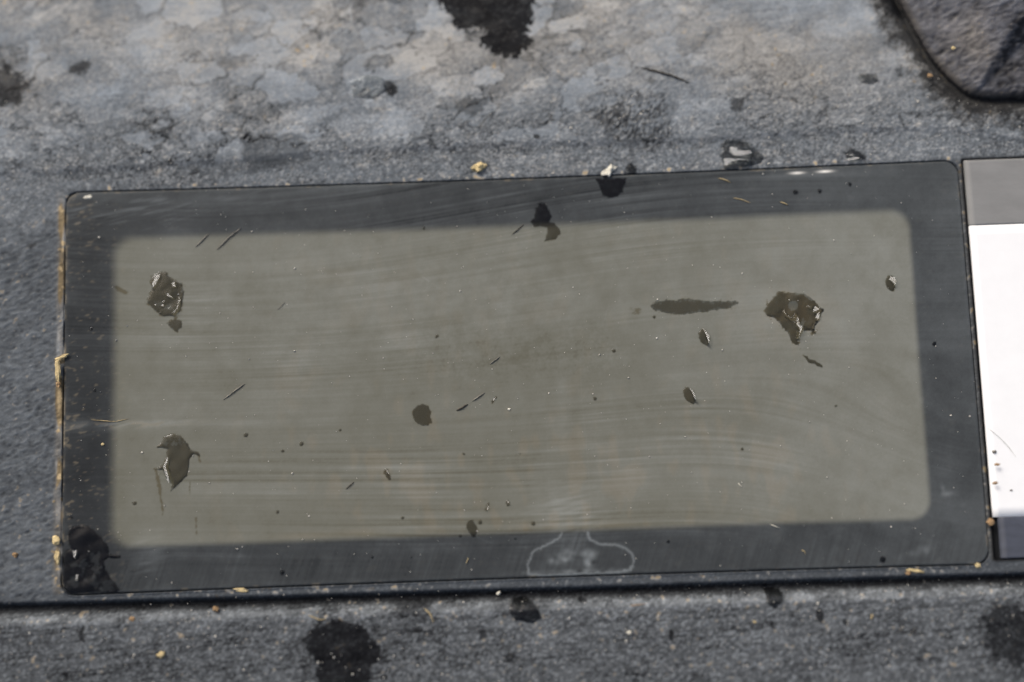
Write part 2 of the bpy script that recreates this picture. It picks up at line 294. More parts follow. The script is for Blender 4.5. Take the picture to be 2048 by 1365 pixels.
# pale dried patches and dull smears set where they lie
for pts, k, rg in [([(560,236),(600,218),(640,213),(692,210),(670,228),(640,244),(600,247)], .22, .12), ([(325,205),(380,175),(440,180),(445,215),(420,245),(350,240)], .16, .12),
        ([(660,250),(690,232),(765,235),(768,280),(690,285)], .18, .14), ([(772,240),(815,236),(822,280),(780,284)], .18, .14), ([(862,172),(885,162),(908,180),(895,196),(866,190)], .18, .08),
        ([(510,40),(560,10),(660,8),(700,40),(690,90),(600,105),(520,90)], .05, .2), ([(700,165),(735,150),(770,160),(775,190),(740,205),(700,195)], .22, .1),  # second outline: pale reflection of the smooth drop, painted into the dust
        ([(585,110),(650,95),(690,115),(660,150),(600,145)], .16, .15), ([(30,10),(120,20),(130,70),(40,90)], .08, .3), ([(240,50),(340,40),(370,100),(300,130),(230,110)], .10, .3),
        ([(990,200),(1050,188),(1075,205),(1070,230),(985,240)], .08, .12), ([(115,185),(180,165),(245,170),(230,205),(130,212)], .14, .15), ([(0,260),(70,262),(60,310),(0,320)], .12, .15),
        ([(80,255),(150,250),(155,285),(90,295)], .12, .15), ([(330,290),(410,280),(400,310),(330,318)], .12, .12), ([(430,275),(480,262),(490,300),(440,310)], .12, .12)]:
    paint(dirt, pts, k, .12, rg, 'add')
for pts, k, rg, sf in [([(488,285),(520,270),(600,268),(622,290),(618,318),(570,330),(500,345),(486,320)], .42, .15, .2), ([(908,205),(945,195),(975,200),(965,225),(935,236),(915,228)], .5, .12, .15),
        ([(790,1200),(850,1205),(868,1222),(840,1240),(800,1232)], .5, .15, .2), ([(1000,1208),(1020,1196),(1100,1192),(1106,1230),(1040,1240),(1005,1236)], .25, .1, .2),
        ([(1155,215),(1200,195),(1210,175),(1150,205)], .25, .2, .2), ([(985,1200),(1010,1198),(1012,1235),(992,1235)], .3, .05, .1), ([(1255,262),(1275,262),(1272,340),(1252,340)], .3, .06, .2)]:
    paint(dirt, pts, k, sf, rg, 'mul')
for pts in [[(150,352),(240,330),(400,342)], [(0,205),(70,192),(150,178),(250,160),(330,140)], [(240,215),(330,200),(345,270),(380,300)], [(310,205),(312,245),(350,268),(420,265)], [(560,268),(700,300),(800,300)], [(1150,205),(1240,170)], [(1310,142),(1375,168)], [(30,330),(90,325),(150,345)]]:
    stroke(dirt, pts, .12, .4, .12, .25, 'mul')
hw = Z()                                # soaked black spots
rad = fbm(1.6, .05, 96, .5)
WS = [([(868,-8),(905,40),(918,62),(950,66),(974,66),(966,90),(990,112),(1020,120),(1050,112),(1064,90),(1055,66),(1066,40),(1072,-8)], 1.0, .26, .14),
      ([(-30,140),(20,132),(48,150),(58,172),(40,205),(-30,225)], .9, .3, .4), ([(143,132),(160,124),(182,130),(176,146),(158,154),(140,148)], .85, .1, .25),
      ([(770,168),(778,160),(788,166),(795,184),(786,196),(770,188)], .9, .1, .12), ([(618,1266),(640,1246),(700,1246),(735,1262),(768,1302),(745,1330),(742,1400),(640,1400),(636,1330),(608,1280)], .95, .16, .18),
      ([(1960,1240),(1985,1212),(2025,1208),(2070,1225),(2075,1330),(1995,1330),(1965,1290)], .8, .3, .6), ([(1738,-10),(1790,-10),(1815,30),(1800,44),(1762,30)], .9, .2, .4),
      ([(700,-6),(730,-6),(728,20),(708,20)], .5, .1, .3), ([(1455,198),(1475,194),(1494,200),(1488,218),(1462,220)], .7, .22, .1), ([(1066,271),(1074,269),(1080,274),(1076,279),(1068,278)], .95, .03, .06),
      ([(1688,306),(1704,298),(1722,306),(1732,318),(1700,326)], .75, .1, .1), ([(1252,334),(1262,328),(1274,336),(1272,350),(1254,351)], .8, .08, .08), ([(1285,160),(1305,155),(1312,168),(1295,172)], .5, .1, .15),
      ([(1018,1204),(1035,1194),(1060,1198),(1072,1214),(1084,1236),(1066,1246),(1030,1240),(1020,1226)], .85, .14, .1), ([(1155,1196),(1164,1190),(1172,1202),(1163,1210),(1155,1206)], .9, .06, .08),
      ([(1528,1170),(1545,1170),(1566,1186),(1566,1202),(1548,1216),(1532,1206)], .85, .12, .12), ([(1630,1225),(1638,1216),(1646,1226),(1642,1245),(1632,1240)], .9, .06, .1), ([(1338,1260),(1344,1256),(1350,1268),(1344,1282),(1336,1276)], .9, .06, .1),
      ([(158,1262),(168,1262),(172,1282),(162,1282)], .85, .06, .2), ([(955,1262),(970,1258),(975,1275),(960,1278)], .7, .08, .12), ([(1010,1312),(1030,1304),(1036,1316),(1016,1326)], .7, .1, .12), ([(1682,1238),(1692,1236),(1694,1248),(1684,1250)], .8, .04, .1),
      ([(54,492),(64,486),(72,490),(62,500)], .8, .04, .15), ([(820,1196),(870,1198),(860,1214),(830,1212)], .6, .1, .15), ([(1282,278),(1310,280),(1308,286),(1288,285)], .7, .05, .06), ([(1716,152),(1752,150),(1756,166),(1740,168)], .6, .08, .15)]
for pts, k, rg, sf in WS: paint(hw, pts, k, sf, rg, 'max', noise=rad)
rough_wet = Z()                          # soaked grain that still glistens
paint(rough_wet, [(1168,222),(1200,200),(1240,186),(1290,185),(1325,200),(1340,230),(1345,262),(1338,284),(1260,284),(1215,270),(1190,245)], .9, .5, .3, noise=rad)
rough_wet *= ss(-2.2, -.2, cl_b+.3)
J = [(1440,312),(1448,300),(1442,288),(1455,279),(1478,281),(1500,286),(1512,300),(1526,314),(1522,326),(1500,332),(1470,340),(1450,338),(1446,322)]
paint(hw, J, .55, .12, .1, noise=rad)
hw *= 1-.10*ss(.6, 2, spk2)-.05*ss(-1, 1.5, cl_b)
dirt = np.clip(dirt, .0, 1)*(1-.97*hw)
dirt *= 1-.30*rough_wet
dirt *= 1-.75*rough_wet*ss(.7, -.7, nz(.17, .08, ang=60, seed=97))
gut = ss(.75, .1, np.abs(GU+.28))*ss(-.2, .4, GV)*ss(H+.2, H-1.2, GV)   # sandy dirt packed along the left seam
hgap = np.clip(gut*(.42+.3*nz(.35, 1.2, seed=98)), 0, 1)
hgn = nz(.25, 1.0, seed=106); dirt = np.maximum(dirt, hgap*(.55+.22*hgn).clip(.12, .9)); warm = np.clip(warm+gut*(.55+.25*nz(.3, .9, seed=107)), 0, 1)
for (x, y, rx, ry, k) in [(118, 800, 6, 38, .9), (122, 720, 9, 7, .8), (120, 560, 5, 40, .3), (122,440,5,30,.4)]:
    b_ = blob(x, y, rx, ry)*k*.8; dirt = np.maximum(dirt, b_); warm = np.clip(warm+b_*3, 0, 1)
seam = np.exp(-((edge_d-.35)/.3)**2)*(ss(1.2, 2.2, nz(.2, .2, seed=99)+.3)); dirt = np.clip(dirt+seam*.5, 0, 1); warm = np.clip(warm+seam, 0, 1)

# heights of the housing, mm
hz = Z()
hz += .008*grain*low+.004*grain2*low+.010*nz(.3,.2,ang=20,seed=105)*low
hz += (.019*grainL+.004*grain2+.010*nz(.35, .2, ang=25, seed=101))*left
hz += top*(.007*grain+.004*grain2+.006*cl_b+.006*nz(.6, .3, ang=6, seed=102))
hz *= (1-.85*hw)*np.where(low > .5, 1, 1)
hz += rough_wet*(.03*nz(.16, .08, ang=60, seed=103)+.006*grain2)
hz += top*(.16*abv+.02*(GV-crease).clip(0, 12))                       # body swells above the crease
hz += low*(.35*ss(-.5, -1.4, gd)-.028*(-gd-1.2).clip(0, 12))
hz -= .9*np.exp(-(np.abs(gd)/.44)**2.6)                                # groove
hz -= .12*ss(.2, .9, gd)*ss(1.7, .9, gd)*ss(84, 80, GU)
hz += .12*np.exp(-((bd-1.5)/.5)**2)-.5*ss(.9, .1, bd)
hz *= 1-.6*hw*(1-ss(.5, 1, hw)*.3)*(1-up)*0
LBu = PQ([(1925,330),(1940,460),(1992,1110)]); LBu0 = LBu[:, 0].mean()+.05
LB1 = PQ([(1990,319)])[0, 1]; LBw1 = PQ([(1990,450)])[0, 1]; LBw0 = PQ([(2010,1034)])[0, 1]; LB0 = PQ([(2010,1117)])[0, 1]
LBE = 99.0
print('label', LBu[:, 0], LB1, LBw1, LBw0, LB0, 'lcd', LU0, LU1, LV0, LV1)
lsd = rrect_sd(GU, GV, LBu0-.16, LB0-.12, LBE, LB1+.08, .1)
hz -= .45*ss(.03, -.05, lsd)
wsd = rrect_sd(GU, GV, -.13, -.12, W+.10, H+.13, 1.35)
hz = np.where(wsd < 0.0, np.float32(-.75), hz)
gapfill = gut*ss(-.4, .9, hgap); hz = np.where((wsd < 0) & (GU < .1), -.75+.7*ss(.1, .6, hgap), hz).astype(np.float32)
rim_r = ss(.5, .1, np.abs(GU-W-.45))*ss(0, .5, GV)*ss(H, H-.5, GV); hz += .05*rim_r
dirt = np.where(lsd < 0.02, .03, dirt); dirt *= 1-.5*rim_r*(1-.7*ss(.5, 1.6, nz(.12, .25, seed=104))); warm = np.clip(warm+.4*rim_r, 0, 1)
dirt *= 1-.75*ss(.26, .05, np.abs(lsd-.02))

# ---------------------------------------------------------------- mesh helpers
def tag(o, label=None, cat=None, group=None, kind=None):
    if label: o['label'] = label
    if cat: o['category'] = cat
    if group: o['group'] = group
    if kind: o['kind'] = kind
    return o
def link(name, me, mat, parent=None, smooth=True):
    me.materials.append(mat)
    if smooth: me.polygons.foreach_set('use_smooth', np.ones(len(me.polygons), bool))
    o = bpy.data.objects.new(name, me); COL.objects.link(o)
    if parent: o.parent = parent
    return o
def world(u, v, z): return np.stack([u, v+bow(u, v), z], -1)*K
def quads_mesh(name, verts, quads, attrs=None):
    used = np.unique(quads); rm = np.full(len(verts), -1, np.int64); rm[used] = np.arange(len(used))
    verts = verts[used]; quads = rm[quads]; me = bpy.data.meshes.new(name)
    me.vertices.add(len(verts)); me.vertices.foreach_set('co', verts.astype(np.float32).ravel())
    me.loops.add(quads.size); me.loops.foreach_set('vertex_index', quads.astype(np.int32).ravel())
    me.polygons.add(len(quads)); me.polygons.foreach_set('loop_start', np.arange(0, quads.size, 4, dtype=np.int32))
    me.update(calc_edges=True)
    for k_, a in (attrs or {}).items():
        at = me.attributes.new(k_, 'FLOAT_COLOR', 'POINT')
        c = np.ones((len(verts), 4), np.float32); c[:, :3] = a[used]
        at.data.foreach_set('color', c.ravel())
    return me
def grid(us, vs): 
    U, V = np.meshgrid(us, vs); n, mm = U.shape; idx = np.arange(n*mm).reshape(n, mm)
    q = np.stack([idx[:-1, :-1], idx[:-1, 1:], idx[1:, 1:], idx[1:, :-1]], -1).reshape(-1, 4)
    return U.ravel(), V.ravel(), q
def skirt(U, V, q, depth_z):             # boundary edges of the kept quads dropped to depth_z
    e = np.concatenate([q[:, [0, 1]], q[:, [1, 2]], q[:, [2, 3]], q[:, [3, 0]]])
    key = e.min(1).astype(np.int64)*(q.max()+1)+e.max(1); _, inv, cnt = np.unique(key, return_inverse=True, return_counts=True)
    return e[cnt[inv.ravel()] == 1]

# ---------------------------------------------------------------- materials
def mat_base(name):
    m_ = bpy.data.materials.new(name); m_.use_nodes = True; n = m_.node_tree; p = n.nodes['Principled BSDF']; return m_, n, p
def N(n, t, **kw):
    x = n.nodes.new(t)
    for k_, v_ in kw.items(): setattr(x, k_, v_)
    return x
def mixc(n, fac, a, b):
    x = N(n, 'ShaderNodeMix', data_type='RGBA'); 
    for i, s in ((0, fac), (6, a), (7, b)):
        if isinstance(s, (tuple, list)): x.inputs[i].default_value = (*s, 1) if len(s) == 3 else s
        elif isinstance(s, (int, float)): x.inputs[i].default_value = s
        else: n.links.new(s, x.inputs[i])
    return x.outputs[2]
def math_(n, op, a, b=0.0, c=None):
    x = N(n, 'ShaderNodeMath', operation=op)
    for i, s in enumerate((a, b) if c is None else (a, b, c)):
        if isinstance(s, (int, float)): x.inputs[i].default_value = s
        else: n.links.new(s, x.inputs[i])
    return x.outputs[0]
def noise_(n, scale, detail=3, rough=.6, vec=None, stretch=None):
    t = N(n, 'ShaderNodeNewGeometry'); s = t.outputs['Position']
    if stretch:
        mp = N(n, 'ShaderNodeMapping'); mp.inputs['Scale'].default_value = stretch; n.links.new(s, mp.inputs[0]); s = mp.outputs[0]
    x = N(n, 'ShaderNodeTexNoise'); x.inputs['Scale'].default_value = scale; x.inputs['Detail'].default_value = detail; x.inputs['Roughness'].default_value = rough
    n.links.new(s, x.inputs['Vector']); return x.outputs[0]
def attr(n, name):
    a = N(n, 'ShaderNodeAttribute', attribute_name=name); s = N(n, 'ShaderNodeSeparateColor'); n.links.new(a.outputs['Color'], s.inputs[0]); return s.outputs
def bump(n, p, h, strength, dist):
    b = N(n, 'ShaderNodeBump'); b.inputs['Strength'].default_value = strength; b.inputs['Distance'].default_value = dist
    n.links.new(h, b.inputs['Height']); n.links.new(b.outputs[0], p.inputs['Normal'])

M_house, n, p = mat_base('dusty_black_plastic')
a = attr(n, 'stain')
fn = noise_(n, 420, 4, .7); fn2 = noise_(n, 90, 4, .65)
rp = N(n, 'ShaderNodeValToRGB'); n.links.new(a[1], rp.inputs[0]); rp.color_ramp.elements[0].color = (.272, .308, .340, 1)
rp.color_ramp.elements[1].color = (.44, .345, .205, 1); e_ = rp.color_ramp.elements.new(.68); e_.color = (.375, .368, .343, 1)
dust = rp.outputs[0]
dd = math_(n, 'MULTIPLY', a[0], math_(n, 'ADD', .66, math_(n, 'MULTIPLY', fn, .76)))
n.links.new(mixc(n, dd, (.0050, .0052, .0060), dust), p.inputs['Base Color'])
n.links.new(math_(n, 'SUBTRACT', .85, math_(n, 'MULTIPLY', a[2], .6)), p.inputs['Roughness'])
p.inputs['Specular IOR Level'].default_value = .05
bump(n, p, math_(n, 'ADD', fn, fn2), .22, .0005)

def window_mat(name, under, brownc):
    m_, n, p = mat_base(name); a = attr(n, 'film'); b = attr(n, 'marks')
    fn = noise_(n, 700, 3, .7)
    base = mixc(n, a[1], (.0045, .005, .006), mixc(n, b[0], under, brownc))
    flm = math_(n, 'MULTIPLY', a[0], math_(n, 'ADD', .86, math_(n, 'MULTIPLY', fn, .28)))
    base = mixc(n, math_(n, 'MULTIPLY', a[2], .06), base, (.0035, .0035, .003))      # soaked dust goes dark
    gain = math_(n, 'MULTIPLY', flm, math_(n, 'ADD', .34, math_(n, 'MULTIPLY', a[1], .12)))
    ad = N(n, 'ShaderNodeMix', data_type='RGBA', blend_type='ADD'); n.links.new(gain, ad.inputs[0]); n.links.new(base, ad.inputs[6]); ad.inputs[7].default_value = (.258, .288, .300, 1)
    c = ad.outputs[2]
    # screens under a film stay lighter: the film adds on top of what is printed beneath
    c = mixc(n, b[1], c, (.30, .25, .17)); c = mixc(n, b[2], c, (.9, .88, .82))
    n.links.new(c, p.inputs['Base Color'])
    n.links.new(math_(n, 'ADD', .12, math_(n, 'MULTIPLY', a[0], .45)), p.inputs['Roughness'])
    p.inputs['Specular IOR Level'].default_value = .06
    bump(n, p, fn, .08, .0002); return m_
M_frame = window_mat('dusty_printed_border', (.085, .0815, .057), (.122, .100, .060))
M_screen = window_mat('dusty_display_glass', (.085, .0815, .057), (.122, .100, .060))

def simple(name, c, rough=.6, spec=.3, var=.25, scale=60, bstr=.3, bd=.001, c2=None, stretch=None):
    m_, n, p = mat_base(name); f = noise_(n, scale, 5, .65, stretch=stretch)
    c2 = c2 or tuple(x*(1-var) for x in c); r = N(n, 'ShaderNodeValToRGB'); r.color_ramp.elements[0].position = .35; r.color_ramp.elements[1].position = .65
    r.color_ramp.elements[0].color = (*c2, 1); r.color_ramp.elements[1].color = (*c, 1); n.links.new(f, r.inputs[0])
    n.links.new(r.outputs[0], p.inputs['Base Color']); p.inputs['Roughness'].default_value = rough; p.inputs['Specular IOR Level'].default_value = spec
    bump(n, p, f, bstr, bd); return m_
M_white = simple('white_label_paper', (.80, .815, .82), .5, .2, .03, 50, .15, .0005)
M_greyp = simple('grey_label_print', (.218, .221, .218), .5, .2, .14, 28, .3, .001, stretch=(1, 3, 1))
M_slate = simple('slate_label_print', (.070, .078, .100), .45, .3, .25, 40, .3, .001, stretch=(1, 3, 1))
M_sand = simple('sand_grit', (.62, .50, .27), .8, .2, .4, 140, .8, .002)
M_pale = simple('pale_lime_grit', (.72, .70, .60), .8, .2, .35, 160, .8, .002)
M_ochre = simple('ochre_grit', (.36, .24, .13), .8, .2, .4, 160, .8, .002)
M_straw = simple('straw_fibre', (.42, .34, .19), .7, .2, .4, 200, .3, .001)
M_dark = simple('dark_fibre', (.05, .042, .032), .6, .3, .5, 200, .3, .001)
M_greyf = simple('grey_fibre', (.22, .21, .18), .6, .3, .5, 200, .3, .001)
M_dust = simple('dust_grain', (.62, .60, .54), .8, .3, .4, 300, .2, .001)

M_rub, n, p = mat_base('dusty_black_rubber'); a = attr(n, 'stain')
fn = noise_(n, 260, 5, .7); 
n.links.new(mixc(n, math_(n, 'MULTIPLY', a[0], math_(n, 'ADD', .5, fn)), (.009, .009, .011), mixc(n, a[1], (.19, .20, .23), (.34, .29, .21))), p.inputs['Base Color'])
p.inputs['Roughness'].default_value = .6; p.inputs['Specular IOR Level'].default_value = .3; bump(n, p, fn, .5, .001)

M_water, n, p = mat_base('clear_water'); n.nodes.remove(p); out = n.nodes['Material Output']
tr = N(n, 'ShaderNodeBsdfTransparent'); tr.inputs[0].default_value = (.88, .89, .88, 1); gl = N(n, 'ShaderNodeBsdfGlossy'); gl.inputs['Roughness'].default_value = .13; gl.inputs['Color'].default_value = (.85, .88, .93, 1)
fr = N(n, 'ShaderNodeFresnel'); fr.inputs[0].default_value = 1.31; mx = N(n, 'ShaderNodeMixShader')
n.links.new(fr.outputs[0], mx.inputs[0]); n.links.new(tr.outputs[0], mx.inputs[1]); n.links.new(gl.outputs[0], mx.inputs[2]); n.links.new(mx.outputs[0], out.inputs[0])

# ---------------------------------------------------------------- the device
dev = bpy.data.objects.new('instrument_panel', None); COL.objects.link(dev)
tag(dev, 'weathered black plastic panel with a blank dusty display window and mud stains', 'instrument panel')

def spaced(a0, a1, d0, d1, step, far):
    return np.concatenate([np.arange(a0, d0, far), np.arange(d0, d1, step), np.arange(d1, a1+far*.5, far)])
us = spaced(-20, 100, -7.6, 87.2, .085, .3); vsx = spaced(-20, 68, -9.2, 56.5, .085, .3)
us = np.unique(np.concatenate([us, [-.14, -.125, W+.095, W+.11, LBu0-.17, LBu0-.15]])); vsx = np.unique(np.concatenate([vsx, [-.13, -.115, H+.125, H+.14]]))
U, V, q = grid(us, vsx)
inner = rrect_sd(U, V, 0, 0, W, H, 1.3) < -1.0
q = q[~inner[q].all(1)]
z = samp(hz, U, V)
ws_ = rrect_sd(U, V, -.13, -.12, W+.10, H+.13, 1.35)            # crisp wall at the window opening
base_out = samp(np.where(wsd < .12, 0, hz).astype(np.float32), U, V)
z = np.where((ws_ > .0) & (ws_ < .12), np.maximum(z, base_out), z)
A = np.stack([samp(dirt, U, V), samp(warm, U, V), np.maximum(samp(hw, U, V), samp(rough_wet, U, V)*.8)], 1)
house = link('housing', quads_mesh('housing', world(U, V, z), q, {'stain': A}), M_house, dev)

# display window: printed border and screen, one pane 0.7 mm thick
disp = bpy.data.objects.new('display_window', None); COL.objects.link(disp); disp.parent = dev
us = np.unique(np.concatenate([np.arange(0, W, .085), [W]])); vsx = np.unique(np.concatenate([np.arange(0, H, .085), [H]]))
U, V, q = grid(us, vsx)
sdw = rrect_sd(U, V, 0, 0, W, H, 1.3)
cx_ = np.where(U < W/2, 1.3, W-1.3); cy_ = np.where(V < H/2, 1.3, H-1.3); dx, dy = U-cx_, V-cy_; rr = np.hypot(dx, dy)+1e-9
snap = (sdw > -.045) & ((np.abs(U-W/2) > W/2-1.3) & (np.abs(V-H/2) > H/2-1.3))
q = q[(sdw[q] < .05).all(1)]
U = np.where(snap, cx_+dx/rr*1.3, U); V = np.where(snap, cy_+dy/rr*1.3, V)
zz = np.zeros_like(U)+.02
ed = rrect_sd(U, V, 0, 0, W, H, 1.3); zz -= .05*ss(-.12, 0, ed)
F = np.stack([samp(film, U, V), samp(screen, U, V), samp(wet, U, V)], 1)
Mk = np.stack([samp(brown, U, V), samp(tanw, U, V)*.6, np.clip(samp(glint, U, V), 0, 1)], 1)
cen = q.mean(1); cu = U[q].mean(1); cv = V[q].mean(1)
isl = rrect_sd(cu, cv, LU0, LV0, LU1, LV1, 1.75) < 0
co = world(U, V, zz)
# rim wall of the pane
be = skirt(U, V, q, 0); nb = len(U); low_ = co.copy(); low_[:, 2] = -.7*K
allv = np.concatenate([co, low_]); wq = np.stack([be[:, 1], be[:, 0], be[:, 0]+nb, be[:, 1]+nb], 1)
F2 = np.concatenate([F, F*[.1, 0, 0]]); Mk2 = np.concatenate([Mk, Mk*0])
fr_ = link('printed_border', quads_mesh('printed_border', allv, np.concatenate([q[~isl], wq]), {'film': F2, 'marks': Mk2}), M_frame, disp)
scr = link('display_screen', quads_mesh('display_screen', co, q[isl], {'film': F, 'marks': Mk}), M_screen, disp)

# label on the right
lab = bpy.data.objects.new('label', None); COL.objects.link(lab); lab.parent = dev
def slab(name, mat, u0, u1, v0, v1, z0, z1):
    U, V, q = grid(np.linspace(u0, u1, 30), np.linspace(v0, v1, 30))
    co = world(U, V, np.full_like(U, z1)); lo = world(U, V, np.full_like(U, z0)); e = skirt(U, V, q, 0); nb = len(U)
    return link(name, quads_mesh(name, np.concatenate([co, lo]), np.concatenate([q, np.stack([e[:, 1], e[:, 0], e[:, 0]+nb, e[:, 1]+nb], 1)])), mat, lab, False)
g1 = slab('printed_band', M_greyp, LBu0, LBE-.2, LBw1, LB1, -.45, -.02); tag(g1, 'warm grey band above the white field')
g2 = slab('white_field', M_white, LBu0+.02, LBE-.2, LBw0, LBw1-.004, -.45, -.012)
g3 = slab('printed_band', M_slate, LBu0+.45, LBE-.2, LB0, LBw0-.004, -.45, -.02); tag(g3, 'slate blue band below the white field')

# rubber button, top right
b0 = PB.min(0)-.2; b1 = np.minimum(PB.max(0)+.2, [99.5, 67.5])
PBc = PB.copy(); PBc[:, 0] = np.minimum(PBc[:, 0], 99.3); PBc[:, 1] = np.minimum(PBc[:, 1], 67.3)
U, V, q = grid(np.arange(b0[0], b1[0], .12), np.arange(b0[1], b1[1], .12))
sd = poly_sd(PBc, U, V)
q = q[(sd[q] < .0).all(1)]
def line_d(p0, p1, u, v):
    a_, b_ = PQ([p0, p1]); t = (b_-a_)/np.linalg.norm(b_-a_); return -(u-a_[0])*t[1]+(v-a_[1])*t[0]
dA = line_d((1916,178), (1800,12), U, V)        # distance inwards from the slanting side
dR = line_d((2030,30), (1944,192), U, V)        # positive to the right of the ridge
dA = dA if np.median(dA[sd < -2]) > 0 else -dA
tst = line_d((2030,30), (1944,192), *[np.array([x]) for x in Q(2048, 190)]); dR = dR*np.sign(tst[0])
hA = .6+.28*np.abs(dA); hB = .6+.28*np.abs(dA)-.75*np.maximum(dR, 0); hB = np.maximum(hB, .6+.08*np.abs(dA)+.02*dR)
hh = np.minimum(hA, hB)
edge = np.minimum(1, np.sqrt(np.clip(1-(1-np.clip(-sd, 0, .8)/.8)**2, 0, 1)))
gr_ = samp(grainL, U, V); g2_ = samp(grain, U, V)
hh = np.minimum(hh, 2.4)*edge+.028*gr_+.016*g2_
dirtshade_b = np.clip(.33+.09*samp(cl_b, U, V)+.07*gr_-.16*ss(-.1, .9, dR)*1+.10*ss(1.2, 2.2, samp(spk, U, V)), 0, 1)  # dust, with the shaded facet right of the ridge painted darker
dirtshade_b *= .45+.55*ss(.15, .8, -sd)
warmb = np.clip(.2+.25*samp(cl_w, U, V)+.7*ss(1.5, 2.2, samp(spk, U, V))+.5*ss(.7, .1, -sd), 0, 1)
co = world(U, V, hh); lo = world(U, V, np.full_like(U, -.4)); e = skirt(U, V, q, 0); nb = len(U)
S = np.stack([dirtshade_b, warmb, warmb*0], 1)
but = link('rubber_button', quads_mesh('rubber_button', np.concatenate([co, lo]), np.concatenate([q, np.stack([e[:, 1], e[:, 0], e[:, 0]+nb, e[:, 1]+nb], 1)]), {'stain': np.concatenate([S, S*0])}), M_rub, dev)

# ---------------------------------------------------------------- things lying on the device
def surf_z(u, v):
    if 0 < u < W and 0 < v < H: return .02
    if u > LBu0 and LB0 < v < LB1: return -.01
    return float(samp(hz, np.array([u]), np.array([v]))[0])
SHINE = [
 [(314.5,549),(321.6,550.5),(320.4,557.5),(313.4,571.6),(307.5,578.6),(304,575),(305,564.5),(310,555)], ell(325,611.5,3.6,3,0,10), ell(327.4,603.4,3,2.2,0,10), ell(311,610,2.6,2.6,0,8),
 [(333,585),(340,590),(349,596),(348,599),(340,597),(334,592)], [(359,593),(362,600),(358,619),(350,631),(345,629),(352,620),(356,608)], [(344,564),(351,565),(354,574),(345,577)], ell(320,625,2,2,0,8), ell(338,615,3,1.6,0,8),
 [(334.3,914.7),(338.4,916.8),(337,928),(334.3,933.5),(339.8,944.6),(344.7,961.3),(344,969.7),(338.4,968.3),(332.9,953),(327.3,940.4),(325.9,932),(330,922.3)],
 [(1628.9,611),(1643,619.2),(1632.4,625),(1625.4,626.2),(1625.4,618)], [(1631.2,628.4),(1640.6,623.7),(1639.4,639),(1633.6,641.4),(1629.5,634.4)],
 [(1592.5,629.7),(1598.4,636.7),(1599.6,650.8),(1606.6,652),(1604.3,661.4),(1597.2,676.6),(1593.7,677.8),(1596,660.2),(1590.2,650.8),(1591.4,639)],
 [(1565.6,618),(1569,616.8),(1569,622.7),(1573.8,631),(1583,635.7),(1590,633.4),(1590,627.4),(1592,630.9),(1589,640.3),(1579.6,640),(1570.3,633),(1566.2,623.9)],
 [(1624.4,648.5),(1630,646),(1627,652),(1627.5,659),(1624,655)], [(1611,611),(1623,614),(1621,617),(1613,614.5)], [(1583,640),(1588,640.3),(1591.4,649.6),(1588,647)], ell(1578,600,3,2.6,0,8),
 [(146,1100),(153.8,1099),(157,1107.7),(153.8,1118.5),(147.7,1118.5),(145.4,1109)], [(152,1148),(160,1151),(157,1163),(150,1166)],
 [(1406,658),(1413,664),(1419,673),(1418,686),(1415,692),(1413,680),(1409,668)], [(1378,776),(1386,781),(1391,793),(1391,805),(1387,798),(1383,786)], [(1780,552),(1790,556),(1792,564),(1789,574),(1783,566),(1778,560)],
 [(771,938),(777,941),(779,950),(776,949),(773,943)], [(975,1011),(979,1012),(977,1021),(973,1021)], [(1014,1001),(1018,1002),(1019,1010),(1016,1009)], [(987,798),(993,795),(990,800),(986,803)],
 [(1458,294.5),(1481,294.5),(1474,301.5),(1498.4,305),(1505.5,310),(1495,315.6),(1481,317.3),(1466.8,314),(1458,305)], [(1447.5,315),(1458,316.6),(1479,320),(1495,323.6),(1500,329.6),(1477,325.4),(1463,327),(1451,335),(1446.6,331.4)], [(1436,308),(1446,297),(1449,303),(1442,310)],
 [(1692,317),(1712,315),(1722,322),(1694,325)], [(1688,312),(1702,309),(1716,314),(1700,314)],
 [(1028,1206),(1036,1202),(1040,1212),(1032,1218)], [(1044,1205),(1058,1202),(1056,1208),(1046,1212)], [(1040,1216),(1047,1214),(1045,1224),(1040,1222)], [(1536,1186),(1541,1184),(1542,1194),(1537,1196)], [(1552,1184),(1560,1190),(1556,1196),(1550,1190)]]
SH = [PQ(k) for k in SHINE]
HV = Vector((0, -.05, 1)).normalized()
def facets(U, V, zt):  # highlights built into the water's shape: spots tilted to mirror the sun
    for P_ in SH:
        c = P_.mean(0)
        if not (U.min() < c[0] < U.max() and V.min() < c[1] < V.max()): continue
        h = (Vector((CAM[0]-c[0], CAM[1]-c[1], CAM[2])).normalized()+sdir).normalized()
        sl = -(h.x/h.z*(U-c[0])+h.y/h.z*(V-c[1]))
        i_ = poly_sd(P_, U, V) < .012
        if i_.any(): zt = np.where(i_, .012+sl-sl[i_].min(), zt)
    return zt
